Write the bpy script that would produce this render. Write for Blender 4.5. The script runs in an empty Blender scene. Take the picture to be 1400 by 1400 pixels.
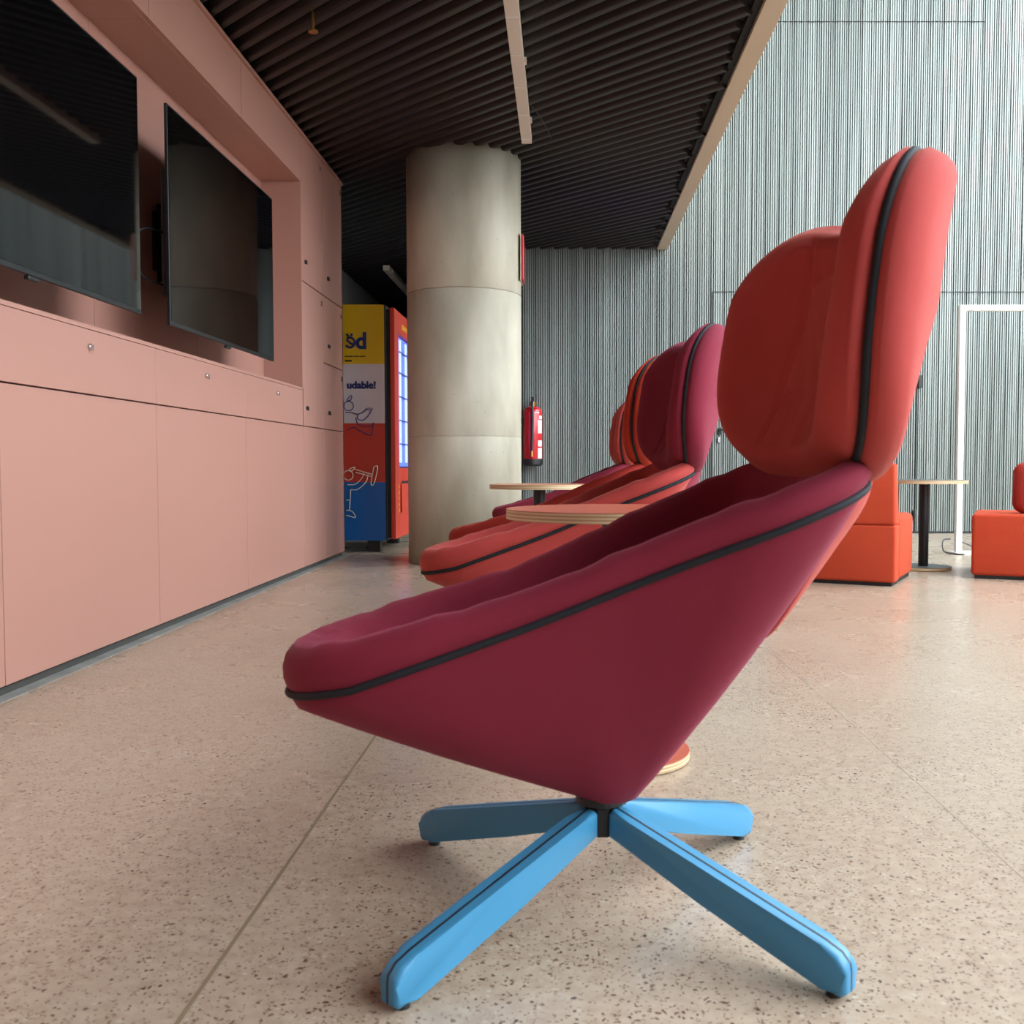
import bpy, bmesh, math, random
from mathutils import Vector, Matrix
random.seed(7)
PI = math.pi
C = bpy.context.scene.collection
SCN = bpy.context.scene

# ------------------------------------------------------------------ materials
def lin(c):
    return tuple((v/12.92 if v <= .04045 else ((v+.055)/1.055)**2.4) for v in c)
def rgb(r, g, b):
    return lin((r/255, g/255, b/255)) + (1,)

def mat(name, col, rough=.5, metal=0, spec=.5, sheen=0, sheencol=None, coat=0, bump=None, var=None):
    """bump = (scale, strength, distance); var = (scale, amount) brightness noise"""
    m = bpy.data.materials.new(name); m.use_nodes = True
    nt = m.node_tree; b = nt.nodes['Principled BSDF']
    b.inputs['Base Color'].default_value = col
    b.inputs['Roughness'].default_value = rough
    b.inputs['Metallic'].default_value = metal
    b.inputs['Specular IOR Level'].default_value = spec
    if sheen:
        b.inputs['Sheen Weight'].default_value = sheen
        b.inputs['Sheen Roughness'].default_value = .4
        b.inputs['Sheen Tint'].default_value = sheencol or (1, 1, 1, 1)
    if coat:
        b.inputs['Coat Weight'].default_value = coat
    tc = nt.nodes.new('ShaderNodeTexCoord')
    if bump:
        n = nt.nodes.new('ShaderNodeTexNoise'); n.inputs['Scale'].default_value = bump[0]; n.inputs['Detail'].default_value = 4
        nt.links.new(tc.outputs['Object'], n.inputs['Vector'])
        bp = nt.nodes.new('ShaderNodeBump'); bp.inputs['Strength'].default_value = bump[1]; bp.inputs['Distance'].default_value = bump[2]
        nt.links.new(n.outputs['Fac'], bp.inputs['Height']); nt.links.new(bp.outputs['Normal'], b.inputs['Normal'])
    if var:
        n = nt.nodes.new('ShaderNodeTexNoise'); n.inputs['Scale'].default_value = var[0]; n.inputs['Detail'].default_value = 5
        nt.links.new(tc.outputs['Object'], n.inputs['Vector'])
        mr = nt.nodes.new('ShaderNodeMapRange'); mr.inputs['From Min'].default_value = .3; mr.inputs['From Max'].default_value = .7
        mr.inputs['To Min'].default_value = 1-var[1]; mr.inputs['To Max'].default_value = 1+var[1]
        nt.links.new(n.outputs['Fac'], mr.inputs['Value'])
        hs = nt.nodes.new('ShaderNodeHueSaturation'); hs.inputs['Color'].default_value = col
        nt.links.new(mr.outputs['Result'], hs.inputs['Value']); nt.links.new(hs.outputs['Color'], b.inputs['Base Color'])
    return m

def fabric(name, col, sheencol):
    m = mat(name, col, rough=.85, spec=.25, sheen=.22, sheencol=sheencol, var=(3.0, .06))
    nt = m.node_tree; b = nt.nodes['Principled BSDF']
    tc = nt.nodes.new('ShaderNodeTexCoord')
    w = nt.nodes.new('ShaderNodeTexNoise'); w.inputs['Scale'].default_value = 900; w.inputs['Detail'].default_value = 2
    w2 = nt.nodes.new('ShaderNodeTexNoise'); w2.inputs['Scale'].default_value = 14; w2.inputs['Detail'].default_value = 3
    nt.links.new(tc.outputs['Object'], w.inputs['Vector']); nt.links.new(tc.outputs['Object'], w2.inputs['Vector'])
    b1 = nt.nodes.new('ShaderNodeBump'); b1.inputs['Strength'].default_value = .35; b1.inputs['Distance'].default_value = .0006
    b2 = nt.nodes.new('ShaderNodeBump'); b2.inputs['Strength'].default_value = .35; b2.inputs['Distance'].default_value = .006
    nt.links.new(w.outputs['Fac'], b1.inputs['Height']); nt.links.new(w2.outputs['Fac'], b2.inputs['Height'])
    nt.links.new(b2.outputs['Normal'], b1.inputs['Normal']); nt.links.new(b1.outputs['Normal'], b.inputs['Normal'])
    return m

F_BURG  = fabric('burgundy_fabric', rgb(120, 31, 50), rgb(230, 140, 160))
F_CORAL = fabric('coral_fabric', rgb(170, 64, 60), rgb(255, 180, 160))
F_ORANGE = fabric('orange_fabric', rgb(172, 52, 34), rgb(255, 150, 110))
F_RUST  = fabric('rust_fabric', rgb(148, 42, 34), rgb(240, 130, 100))
F_SOFA  = fabric('orange_sofa_fabric', rgb(176, 62, 36), rgb(255, 150, 110))
M_PIPE  = mat('charcoal_piping', rgb(34, 36, 40), .7, spec=.2)
M_BLUE  = mat('blue_powder_coat', rgb(58, 130, 168), .42, bump=(500, .15, .0004))
M_BLACK = mat('black_plastic', rgb(28, 29, 31), .45)
M_BLKM  = mat('black_metal', rgb(30, 30, 33), .38, metal=.3)
M_PINK  = mat('pink_laminate', rgb(178, 130, 116), .38, spec=.4, var=(.8, .02), bump=(260, .08, .0004))
M_GAP   = mat('dark_joint', rgb(40, 26, 24), .8)
M_TVGL  = mat('tv_glass', rgb(6, 6, 7), .04, spec=.34)
M_TVFR  = mat('tv_frame', rgb(22, 25, 28), .35)
M_CEIL  = mat('dark_brown_sheet', rgb(34, 28, 27), .45, spec=.4)
M_CEILB = mat('black_void_board', rgb(14, 12, 12), .8)
M_BEIGE = mat('beige_fascia', rgb(200, 184, 162), .55)
M_WHITE = mat('white_paint', rgb(225, 224, 220), .45)
M_LAMP  = mat('lamp_housing', rgb(212, 200, 188), .5)
M_RED   = mat('red_enamel', rgb(190, 22, 32), .28, coat=.4)
M_CHROME = mat('chrome', rgb(200, 200, 200), .2, metal=1)
M_BRASS = mat('brass', rgb(190, 140, 70), .35, metal=.9)
M_LABEL = mat('white_label', rgb(230, 230, 228), .5)
M_GREY  = mat('grey_plaster', rgb(150, 152, 150), .8)
M_YEL   = mat('yellow_vinyl', rgb(224, 178, 20), .4)
M_VWHT  = mat('white_vinyl', rgb(222, 206, 205), .4)
M_VRED  = mat('red_vinyl', rgb(205, 62, 42), .4)
M_VBLU  = mat('blue_vinyl', rgb(20, 100, 175), .4)
M_NAVY  = mat('navy_print', rgb(28, 45, 110), .5)
M_CREAM = mat('cream_print', rgb(235, 225, 200), .5)
M_DTOP  = mat('dark_grey_laminate', rgb(74, 78, 80), .4)
M_CTOP  = mat('coral_laminate', rgb(178, 88, 66), .4)
M_TTOP  = mat('tan_laminate', rgb(190, 130, 100), .45)
M_PLINTH = mat('grey_plinth', rgb(62, 60, 56), .7)

def plywood():
    m = mat('plywood_edge', rgb(205, 176, 135), .5)
    nt = m.node_tree; b = nt.nodes['Principled BSDF']
    tc = nt.nodes.new('ShaderNodeTexCoord'); sp = nt.nodes.new('ShaderNodeSeparateXYZ')
    nt.links.new(tc.outputs['Object'], sp.inputs[0])
    mu = nt.nodes.new('ShaderNodeMath'); mu.operation = 'MULTIPLY'; mu.inputs[1].default_value = 2*PI/.0072
    nt.links.new(sp.outputs['Z'], mu.inputs[0])
    sn = nt.nodes.new('ShaderNodeMath'); sn.operation = 'SINE'; nt.links.new(mu.outputs[0], sn.inputs[0])
    mr = nt.nodes.new('ShaderNodeMapRange'); mr.inputs['From Min'].default_value = -1; nt.links.new(sn.outputs[0], mr.inputs['Value'])
    mx = nt.nodes.new('ShaderNodeMix'); mx.data_type = 'RGBA'
    mx.inputs['A'].default_value = rgb(172, 138, 98); mx.inputs['B'].default_value = rgb(216, 196, 160)
    nt.links.new(mr.outputs['Result'], mx.inputs['Factor']); nt.links.new(mx.outputs['Result'], b.inputs['Base Color'])
    return m
M_PLY = plywood()

def floor_mat():
    m = bpy.data.materials.new('polished_terrazzo_concrete'); m.use_nodes = True
    nt = m.node_tree; b = nt.nodes['Principled BSDF']; N = nt.nodes.new; L = nt.links.new
    tc = N('ShaderNodeTexCoord')
    def noise(s, d=5, r=.55):
        n = N('ShaderNodeTexNoise'); n.inputs['Scale'].default_value = s; n.inputs['Detail'].default_value = d; n.inputs['Roughness'].default_value = r
        L(tc.outputs['Object'], n.inputs['Vector']); return n.outputs['Fac']
    def ramp(fac, a, bb, ca, cb):
        r = N('ShaderNodeValToRGB'); r.color_ramp.elements[0].position = a; r.color_ramp.elements[1].position = bb
        r.color_ramp.elements[0].color = ca; r.color_ramp.elements[1].color = cb; L(fac, r.inputs[0]); return r.outputs[0]
    def mix(f, A, B, mode='MIX'):
        x = N('ShaderNodeMix'); x.data_type = 'RGBA'; x.blend_type = mode
        if hasattr(f, 'is_linked'): L(f, x.inputs['Factor'])
        else: x.inputs['Factor'].default_value = f
        for s, v in (('A', A), ('B', B)):
            if hasattr(v, 'is_linked'): L(v, x.inputs[s])
            else: x.inputs[s].default_value = v
        return x.outputs['Result']
    base = ramp(noise(1.1, 6), .33, .68, rgb(194, 170, 150), rgb(212, 196, 176))
    base = mix(.35, base, ramp(noise(38, 4), .3, .7, rgb(160, 138, 120), rgb(222, 212, 196)))
    # dark stone chips, three sizes
    W = (1, 1, 1, 1); K = (0, 0, 0, 1)
    def chips(scale, thr, keep, seed):
        mp = N('ShaderNodeMapping'); mp.inputs['Location'].default_value = (seed, seed*2, 0); L(tc.outputs['Object'], mp.inputs['Vector'])
        dn = N('ShaderNodeTexNoise'); dn.inputs['Scale'].default_value = scale*.9; L(mp.outputs[0], dn.inputs['Vector'])
        ad = N('ShaderNodeVectorMath'); ad.operation = 'MULTIPLY_ADD'; ad.inputs[1].default_value = (.012, .012, 0)
        L(dn.outputs['Color'], ad.inputs[0]); L(mp.outputs[0], ad.inputs[2])
        v = N('ShaderNodeTexVoronoi'); v.inputs['Scale'].default_value = scale; L(ad.outputs[0], v.inputs['Vector'])
        d = ramp(v.outputs['Distance'], thr*.75, thr, W, K)
        sp = N('ShaderNodeSeparateColor'); L(v.outputs['Color'], sp.inputs[0])
        k = N('ShaderNodeMath'); k.operation = 'LESS_THAN'; k.inputs[1].default_value = keep; L(sp.outputs[0], k.inputs[0])
        q = N('ShaderNodeMath'); q.operation = 'MULTIPLY'; L(d, q.inputs[0]); L(k.outputs[0], q.inputs[1])
        return q.outputs[0], v.outputs['Color']
    f1, c1 = chips(125, .36, .26, 1.3)
    base = mix(f1, base, ramp(noise(60, 2), .4, .6, rgb(92, 72, 60), rgb(146, 118, 98)))
    f2, c2 = chips(60, .22, .2, 7.7)
    base = mix(f2, base, rgb(96, 78, 68))
    f3, c3 = chips(80, .3, .12, 3.1)
    base = mix(f3, base, rgb(214, 205, 190))
    f4, c4 = chips(210, .4, .35, 5.9)
    base = mix(f4, base, rgb(138, 112, 94))
    base = mix(1.0, base, (.70, .675, .63, 1), 'MULTIPLY')
    L(base, b.inputs['Base Color'])
    rr = N('ShaderNodeMapRange'); rr.inputs['To Min'].default_value = .2; rr.inputs['To Max'].default_value = .36
    L(noise(2.3, 6), rr.inputs['Value']); L(rr.outputs['Result'], b.inputs['Roughness'])
    b.inputs['Specular IOR Level'].default_value = .5
    return m
M_FLOOR = floor_mat()

def concrete():
    m = bpy.data.materials.new('cast_concrete'); m.use_nodes = True
    nt = m.node_tree; b = nt.nodes['Principled BSDF']; N = nt.nodes.new; L = nt.links.new
    tc = N('ShaderNodeTexCoord')
    mp = N('ShaderNodeMapping'); mp.inputs['Scale'].default_value = (1, 1, .35); L(tc.outputs['Object'], mp.inputs['Vector'])
    n = N('ShaderNodeTexNoise'); n.inputs['Scale'].default_value = 4.5; n.inputs['Detail'].default_value = 8; L(mp.outputs[0], n.inputs['Vector'])
    r = N('ShaderNodeValToRGB'); r.color_ramp.elements[0].position = .32; r.color_ramp.elements[1].position = .7
    r.color_ramp.elements[0].color = rgb(158, 149, 130); r.color_ramp.elements[1].color = rgb(188, 181, 162); L(n.outputs['Fac'], r.inputs[0])
    v = N('ShaderNodeTexVoronoi'); v.inputs['Scale'].default_value = 26; L(tc.outputs['Object'], v.inputs['Vector'])
    sp = N('ShaderNodeSeparateColor'); L(v.outputs['Color'], sp.inputs[0])
    k = N('ShaderNodeMath'); k.operation = 'LESS_THAN'; k.inputs[1].default_value = .16; L(sp.outputs[0], k.inputs[0])
    d = N('ShaderNodeMath'); d.operation = 'LESS_THAN'; d.inputs[1].default_value = .1; L(v.outputs['Distance'], d.inputs[0])
    q = N('ShaderNodeMath'); q.operation = 'MULTIPLY'; L(k.outputs[0], q.inputs[0]); L(d.outputs[0], q.inputs[1])
    q2 = N('ShaderNodeMath'); q2.operation = 'MULTIPLY'; q2.inputs[1].default_value = .55; L(q.outputs[0], q2.inputs[0])
    x = N('ShaderNodeMix'); x.data_type = 'RGBA'; L(q2.outputs[0], x.inputs['Factor']); L(r.outputs[0], x.inputs['A']); x.inputs['B'].default_value = rgb(110, 96, 78)
    sz = N('ShaderNodeSeparateXYZ'); L(tc.outputs['Object'], sz.inputs[0])
    jn = N('ShaderNodeTexNoise'); jn.inputs['Scale'].default_value = 14; L(tc.outputs['Object'], jn.inputs['Vector'])
    ad = N('ShaderNodeMath'); ad.operation = 'MULTIPLY_ADD'; ad.inputs[1].default_value = .010; L(jn.outputs['Fac'], ad.inputs[0]); L(sz.outputs['Z'], ad.inputs[2])
    prev = x.outputs['Result']
    for zz, am, hw in ((1.765, .6, .0045), (.833, .38, .0035)):
        su = N('ShaderNodeMath'); su.operation = 'SUBTRACT'; su.inputs[1].default_value = zz; L(ad.outputs[0], su.inputs[0])
        ab = N('ShaderNodeMath'); ab.operation = 'ABSOLUTE'; L(su.outputs[0], ab.inputs[0])
        mr = N('ShaderNodeMapRange'); mr.inputs['From Min'].default_value = hw*.4; mr.inputs['From Max'].default_value = hw; mr.inputs['To Min'].default_value = am; mr.inputs['To Max'].default_value = 0; L(ab.outputs[0], mr.inputs['Value'])
        y = N('ShaderNodeMix'); y.data_type = 'RGBA'; L(mr.outputs['Result'], y.inputs['Factor']); L(prev, y.inputs['A']); y.inputs['B'].default_value = rgb(92, 74, 56); prev = y.outputs['Result']
    L(prev, b.inputs['Base Color']); b.inputs['Roughness'].default_value = .6
    bp = N('ShaderNodeBump'); bp.inputs['Strength'].default_value = .25; bp.inputs['Distance'].default_value = .006
    L(n.outputs['Fac'], bp.inputs['Height']); L(bp.outputs['Normal'], b.inputs['Normal'])
    return m
M_CONC = concrete()

def ribwall():
    m = bpy.data.materials.new('galvanised_ribbed_sheet'); m.use_nodes = True
    nt = m.node_tree; b = nt.nodes['Principled BSDF']; N = nt.nodes.new; L = nt.links.new
    tc = N('ShaderNodeTexCoord')
    mp = N('ShaderNodeMapping'); mp.inputs['Scale'].default_value = (9, 1, .25); L(tc.outputs['Object'], mp.inputs['Vector'])
    n = N('ShaderNodeTexNoise'); n.inputs['Scale'].default_value = 1.0; n.inputs['Detail'].default_value = 4; L(mp.outputs[0], n.inputs['Vector'])
    r = N('ShaderNodeValToRGB'); r.color_ramp.elements[0].position = .3; r.color_ramp.elements[1].position = .7
    r.color_ramp.elements[0].color = rgb(126, 133, 128); r.color_ramp.elements[1].color = rgb(156, 163, 157); L(n.outputs['Fac'], r.inputs[0])
    L(r.outputs[0], b.inputs['Base Color']); b.inputs['Roughness'].default_value = .45; b.inputs['Metallic'].default_value = .3
    return m
M_RIB = ribwall()
M_RIBDARK = mat('rib_groove', rgb(66, 70, 70), .7)

def emis(name, col, s):
    m = bpy.data.materials.new(name); m.use_nodes = True
    b = m.node_tree.nodes['Principled BSDF']; b.inputs['Base Color'].default_value = col
    b.inputs['Emission Color'].default_value = col; b.inputs['Emission Strength'].default_value = s
    return m
M_LED = emis('blue_white_tube', (.36, .44, 1, 1), 1.25)
M_LEDB = emis('blue_lit_backing', (.10, .16, .75, 1), .8)

# ------------------------------------------------------------------ helpers
def obj(name, bm, m, parent=None, smooth=False, kind=None):
    me = bpy.data.meshes.new(name)
    bmesh.ops.recalc_face_normals(bm, faces=bm.faces[:]) if bm.faces else None
    bm.to_mesh(me); bm.free()
    for mm in (m if isinstance(m, (list, tuple)) else [m]): me.materials.append(mm)
    if smooth:
        for p in me.polygons: p.use_smooth = True
    o = bpy.data.objects.new(name, me); C.objects.link(o)
    if parent: o.parent = parent
    if kind: o['kind'] = kind
    return o
def tag(o, label, cat, group=None):
    o['label'] = label; o['category'] = cat
    if group: o['group'] = group
    return o
def thing(name, label, cat, loc=(0, 0, 0), rz=0, group=None):
    o = bpy.data.objects.new(name, None); C.objects.link(o); o.location = loc; o.rotation_euler = (0, 0, rz)
    o.empty_display_size = .1
    return tag(o, label, cat, group)
def BM(): return bmesh.new()
def box(bm, x0, x1, y0, y1, z0, z1, bev=0, seg=2, M=None):
    vs = [bm.verts.new((x, y, z)) for z in (z0, z1) for x, y in ((x0, y0), (x1, y0), (x1, y1), (x0, y1))]
    fs = [(3, 2, 1, 0), (4, 5, 6, 7), (0, 1, 5, 4), (1, 2, 6, 5), (2, 3, 7, 6), (3, 0, 4, 7)]
    fl = [bm.faces.new([vs[i] for i in f]) for f in fs]
    if bev:
        es = list({e for f in fl for e in f.edges})
        r = bmesh.ops.bevel(bm, geom=es, offset=bev, segments=seg, affect='EDGES', profile=.5)
        vs = list({v for f in r['faces'] for v in f.verts} | {v for v in vs if v.is_valid})
    if M: bmesh.ops.transform(bm, matrix=M, verts=[v for v in vs if v.is_valid])
    return bm
def boxes(*a, **k):
    bm = BM()
    for b in a: box(bm, *b, **k)
    return bm
def cyl(bm, c, r, z0, z1, n=48, r2=None, rings=None):
    """lathe about vertical axis; rings = list of (r,z)"""
    rr = rings or [(r, z0), (r2 if r2 is not None else r, z1)]
    R = [[bm.verts.new((c[0]+q*math.cos(2*PI*i/n), c[1]+q*math.sin(2*PI*i/n), z)) for i in range(n)] for q, z in rr]
    for a, b in zip(R, R[1:]):
        for i in range(n): bm.faces.new((a[i], a[(i+1) % n], b[(i+1) % n], b[i]))
    bm.faces.new(R[0][::-1]); bm.faces.new(R[-1])
    return bm
def tube(bm, pts, r, n=8, closed=False, flat=1.0):
    pts = [Vector(p) for p in pts]; K = len(pts); R = []; up = None
    for i, p in enumerate(pts):
        a = pts[(i-1) % K] if (closed or i > 0) else p
        b = pts[(i+1) % K] if (closed or i < K-1) else p
        t = (b-a).normalized()
        if up is None:
            up = Vector((0, 0, 1)) if abs(t.z) < .9 else Vector((1, 0, 0))
        s = t.cross(up).normalized(); up = s.cross(t).normalized()
        R.append([bm.verts.new(p + r*(math.cos(2*PI*k/n)*s*flat + math.sin(2*PI*k/n)*up)) for k in range(n)])
    for i in range(K if closed else K-1):
        a, b = R[i], R[(i+1) % K]
        for k in range(n): bm.faces.new((a[k], a[(k+1) % n], b[(k+1) % n], b[k]))
    if not closed: bm.faces.new(R[0][::-1]); bm.faces.new(R[-1])
    return bm
def bez(pts, k=10):
    P = [Vector(p) for p in pts]; P = [2*P[0]-P[1]]+P+[2*P[-1]-P[-2]]; out = []
    for i in range(1, len(P)-2):
        for j in range(k):
            t = j/k; a, b, c, d = P[i-1:i+3]
            out.append(.5*((2*b)+(c-a)*t+(2*a-5*b+4*c-d)*t*t+(3*b-a-3*c+d)*t**3))
    out.append(P[-2]); return out
def interp(tab, x):
    if x <= tab[0][0]: return tab[0][1]
    for (a, va), (b, vb) in zip(tab, tab[1:]):
        if x <= b:
            t = (x-a)/(b-a); t = t*t*(3-2*t) if False else t
            return va+(vb-va)*t
    return tab[-1][1]
def text(name, s, size, M, m, parent, mirror=False, bold=.0, extr=.001, label=None, heavy=0):
    cu = bpy.data.curves.new(name, 'FONT'); cu.body = s; cu.size = size; cu.extrude = extr; cu.offset = bold
    to = bpy.data.objects.new(name+'_tmp', cu); C.objects.link(to)
    bpy.context.view_layer.update()
    dg = bpy.context.evaluated_depsgraph_get()
    me = bpy.data.meshes.new_from_object(to.evaluated_get(dg)); bpy.data.objects.remove(to)
    if heavy:      # thicken the strokes
        b2 = bmesh.new()
        for k in range(8):
            m2 = me.copy(); m2.transform(Matrix.Translation((heavy*math.cos(k*PI/4), heavy*.8*math.sin(k*PI/4), k*.00002))); b2.from_mesh(m2); bpy.data.meshes.remove(m2)
        b2.to_mesh(me); b2.free()
    if mirror: me.transform(Matrix.Scale(-1, 4, (1, 0, 0)))
    me.transform(M); me.materials.clear(); me.materials.append(m); me.name = name
    o = bpy.data.objects.new(name, me); C.objects.link(o); o.parent = parent
    if label: o['label'] = label
    return o
def copy_tree(o, parent=None):
    c = o.copy(); C.objects.link(c); c.parent = parent
    for ch in [x for x in list(C.objects) if x.parent == o]: copy_tree(ch, c)
    return c

# ------------------------------------------------------------------ setting
WY = 9.6      # back wall
CZ = 2.635    # underside of the ceiling ribs
bm = BM(); box(bm, -6, 12, -7, 15, -.1, 0)
obj('floor', bm, M_FLOOR, kind='structure')
bm = BM()
M_JOINT = mat('floor_joint', rgb(128, 112, 88), .6)
box(bm, -.452, -.446, -7, 14, -.01, .0006)
obj('trim_1', bm, M_JOINT, kind='structure')
M_JOINT2 = mat('faint_floor_joint', rgb(168, 152, 134), .5)
bm = BM(); box(bm, .722, .725, -7, WY-.05, -.01, .0005); box(bm, .9, 7, 7.42, 7.426, -.01, .0005)
obj('trim_2', bm, M_JOINT2, kind='structure')

# corrugated dark ceiling, ribs at 45 degrees
bm = BM()
s2 = math.sqrt(2); pitch = .093; depth = .042
XL, XR, YN, YF = -2.27, .80, -4.0, 14.0
def rib(u, t0, t1):
    if t1-t0 < .05: return
    d = Vector((-1, 1, 0))/s2; nn = Vector((1, 1, 0))/s2
    prof = [(-.040, depth), (-.024, .010), (-.019, .003), (-.012, 0), (.012, 0), (.019, .003), (.024, .010), (.040, depth)]
    A = [bm.verts.new(nn*(u+a)+d*t0+Vector((0, 0, CZ+z))) for a, z in prof]
    B = [bm.verts.new(nn*(u+a)+d*t1+Vector((0, 0, CZ+z))) for a, z in prof]
    for i in range(len(prof)-1): bm.faces.new((A[i], A[i+1], B[i+1], B[i]))
    bm.faces.new(A); bm.faces.new(B[::-1])
u = (XL+YN)/s2
while u < (XR+YF)/s2:
    jit = random.choice((0, 0, 0, .02, -.02, .05))
    # X=(u-t)/s2 ; Y=(u+t)/s2
    t0 = max(u-(XR+jit)*s2, YN*s2-u); t1 = min(u-XL*s2, YF*s2-u)
    tw = (WY-.02)*s2-u          # Y reaches the back wall
    tc_ = u+1.0*s2              # X reaches -1.0 (corridor mouth)
    if tw < tc_:
        rib(u, t0, min(t1, tw)); rib(u, max(t0, tc_), t1)
    else: rib(u, t0, t1)
    u += pitch
ceil = obj('ceiling', bm, M_CEIL, kind='structure')
bm = BM(); box(bm, XL, .93, YN, WY, CZ+depth-.002, CZ+.1); box(bm, XL, -1.0, WY, YF, CZ+depth-.002, CZ+.1)
box(bm, .83, .93, YN, WY, CZ+.02, CZ+.5)
obj('ceiling', bm, M_CEILB, kind='structure')
bm = BM(); box(bm, XL-.2, .953, YN, WY, CZ+.101, 7.0)      # storey above the low ceiling
obj('ceiling', bm, M_WHITE, kind='structure')
bm = BM(); box(bm, .868, .966, YN, WY-.001, CZ, CZ+.6, bev=.003)
obj('trim_3', bm, M_BEIGE, kind='structure')

# ribbed metal back wall
bm = BM()
x = -1.0; prof = []
rib_h = [.012]*7
while x < 8.0:
    nr = 6; w = .125/nr
    for k in range(nr):
        h = random.uniform(.007, .0145); fw = w*random.uniform(.54, .70)
        if k == nr-1: fw = w*.42
        prof += [(x, 0), (x+.002, -h), (x+fw, -h), (x+fw+.0015, 0)]
        x += w
    prof += [(x-.004, 0), (x-.004, .008), (x, .008)]
def ribs(z0, z1):
    A = [bm.verts.new((px, WY+py, z0)) for px, py in prof]; B = [bm.verts.new((px, WY+py, z1)) for px, py in prof]
    for i in range(len(prof)-1):
        f = bm.faces.new((A[i], A[i+1], B[i+1], B[i]))
        if prof[i][1] >= 0 and prof[i+1][1] >= 0: f.material_index = 1
ribs(.02, 7.0)
o = obj('wall_back', bm, [M_RIB, M_RIBDARK], kind='structure')
bm = BM(); box(bm, -1.0, 8, WY+.01, WY+.2, 0, 7)
box(bm, -1.0, -.9, WY+.2, 14, 0, 2.9)
obj('wall_back', bm, M_RIBDARK, kind='structure')
bm = BM(); box(bm, -1.0, 8, WY-.004, WY+.012, 0, .02); obj('baseboard_back', bm, M_BLACK, kind='structure')

# flush double door cut into the ribbed wall
bm = BM(); zt = 2.247
for a in ((1.383, 1.389, WY-.02, WY-.005, .02, zt), (3.292, 3.299, WY-.02, WY-.005, .02, zt), (5.2, 5.208, WY-.02, WY-.005, .02, zt), (1.383, 5.208, WY-.02, WY-.005, zt-.004, zt+.002)):
    box(bm, *a)
d1 = obj('door_1', bm, M_BLACK, kind='structure')
bm = BM(); cyl(bm, (1.47, WY-.03), .004, .94, .99, 12)
box(bm, 1.445, 1.475, WY-.035, WY-.017, .925, .99, bev=.004); box(bm, 1.45, 1.56, WY-.07, WY-.055, .962, .978, bev=.004); box(bm, 1.45, 1.466, WY-.07, WY-.03, .962, .978)
obj('door_handle', bm, M_BLACK, d1)
bm = BM(); box(bm, 1.44, 1.462, WY-.04, WY-.017, .85, .9, bev=.005)
obj('door_lock', bm, M_CHROME, d1)
bm = BM(); box(bm, 3.30, 3.335, WY-.05, WY-.017, 1.36, 1.475, bev=.004)
obj('door_latch', bm, M_BLACK, d1)
bm = BM(); box(bm, 3.272, 3.292, WY-.045, WY-.017, .13, .22, bev=.003)
obj('door_bolt', bm, M_BLKM, d1)
bm = BM(); box(bm, 1.5, 3.87, WY-.019, WY-.010, 4.70, 4.703); box(bm, 3.867, 3.87, WY-.019, WY-.010, 2.26, 4.70)
obj('trim_5', bm, M_GAP, kind='structure')

# left side: grey wall deep behind, pink storage wall in front of it
PX = -1.56
bm = BM(); box(bm, -2.47, XL, -7, 14, 0, 2.9)
obj('wall_left', bm, M_GREY, kind='structure')
bm = BM(); box(bm, XL, -.9, 14, 14.2, 0, 2.9); obj('wall_corridor', bm, M_GREY, kind='structure')
PT = 2.622   # top of the pink wall
bm = BM()
box(bm, XL, PX+.012, -3, 7.3, PT-.018, PT)                       # top edge
box(bm, XL, PX, 7.275, 7.3, .03, PT-.018)                           # end panel
yy = [-3, -1.6, -.5, .63, 1.73, 2.84, 3.94, 5.05, 6.16]
for a, b in zip(yy, yy[1:]):
    box(bm, PX-.02, PX, a+.002, b-.002, 2.327, PT-.02)              # header board
    box(bm, -1.80, PX-.021, a+.001, b-.001, 2.325, 2.34)            # soffit
    box(bm, -1.81, -1.79, a+.001, b-.001, 1.11, 2.34)               # back of the recess
box(bm, -1.79, PX-.0, -3, 6.16, 1.094, 1.108)                        # sill
box(bm, -1.80, PX, 6.16, 6.18, 1.108, PT-.02)                        # return of the recess
obj('wall_left', bm, M_PINK, kind='structure')
bm = BM(); box(bm, XL, PX-.022, -3, 7.27, .03, 1.09); box(bm, XL, -1.815, -3, 7.27, 1.09, PT-.02); box(bm, -1.80, PX-.022, -3, 7.27, 2.345, PT-.02); box(bm, -1.81, PX-.022, 6.182, 7.27, 1.09, 2.344)
obj('wall_left', bm, M_GAP, kind='structure')
bm = BM(); box(bm, XL, PX-.015, -3, 7.27, 0, .03); obj('baseboard_left', bm, M_PLINTH, kind='structure')
M_GROUT = mat('grey_floor_filler', rgb(140, 140, 134), .6, var=(9, .25))
bm = BM(); box(bm, PX-.02, PX+.032, -3, 7.3, -.01, .0015); obj('trim_4', bm, M_GROUT, kind='structure')

def lock(y, z, parent, m, r=.011):
    bm = BM(); 
    n = 20; ring = [(0.0, r), (.008, r), (.010, r*.8)]
    R = [[bm.verts.new((PX+a, y+q*math.cos(2*PI*i/n), z+q*math.sin(2*PI*i/n))) for i in range(n)] for a, q in ring]
    for a, b in zip(R, R[1:]):
        for i in range(n): bm.faces.new((a[i], a[(i+1) % n], b[(i+1) % n], b[i]))
    bm.faces.new(R[-1]); bm.faces.new(R[0][::-1])
    box(bm, PX+.010, PX+.015, y-.003, y+.003, z-r*1.2, z+r*.6)
    return obj('lock', bm, m, parent)
cablab = {1.73: 'pink storage cabinet at the near end of the television wall, below the first screen',
          2.84: 'pink storage cabinet under the far half of the nearer television',
          3.94: 'pink storage cabinet directly under the near half of the farther television',
          5.05: 'pink storage cabinet under the far half of the farther television, next to the lockers'}
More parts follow.
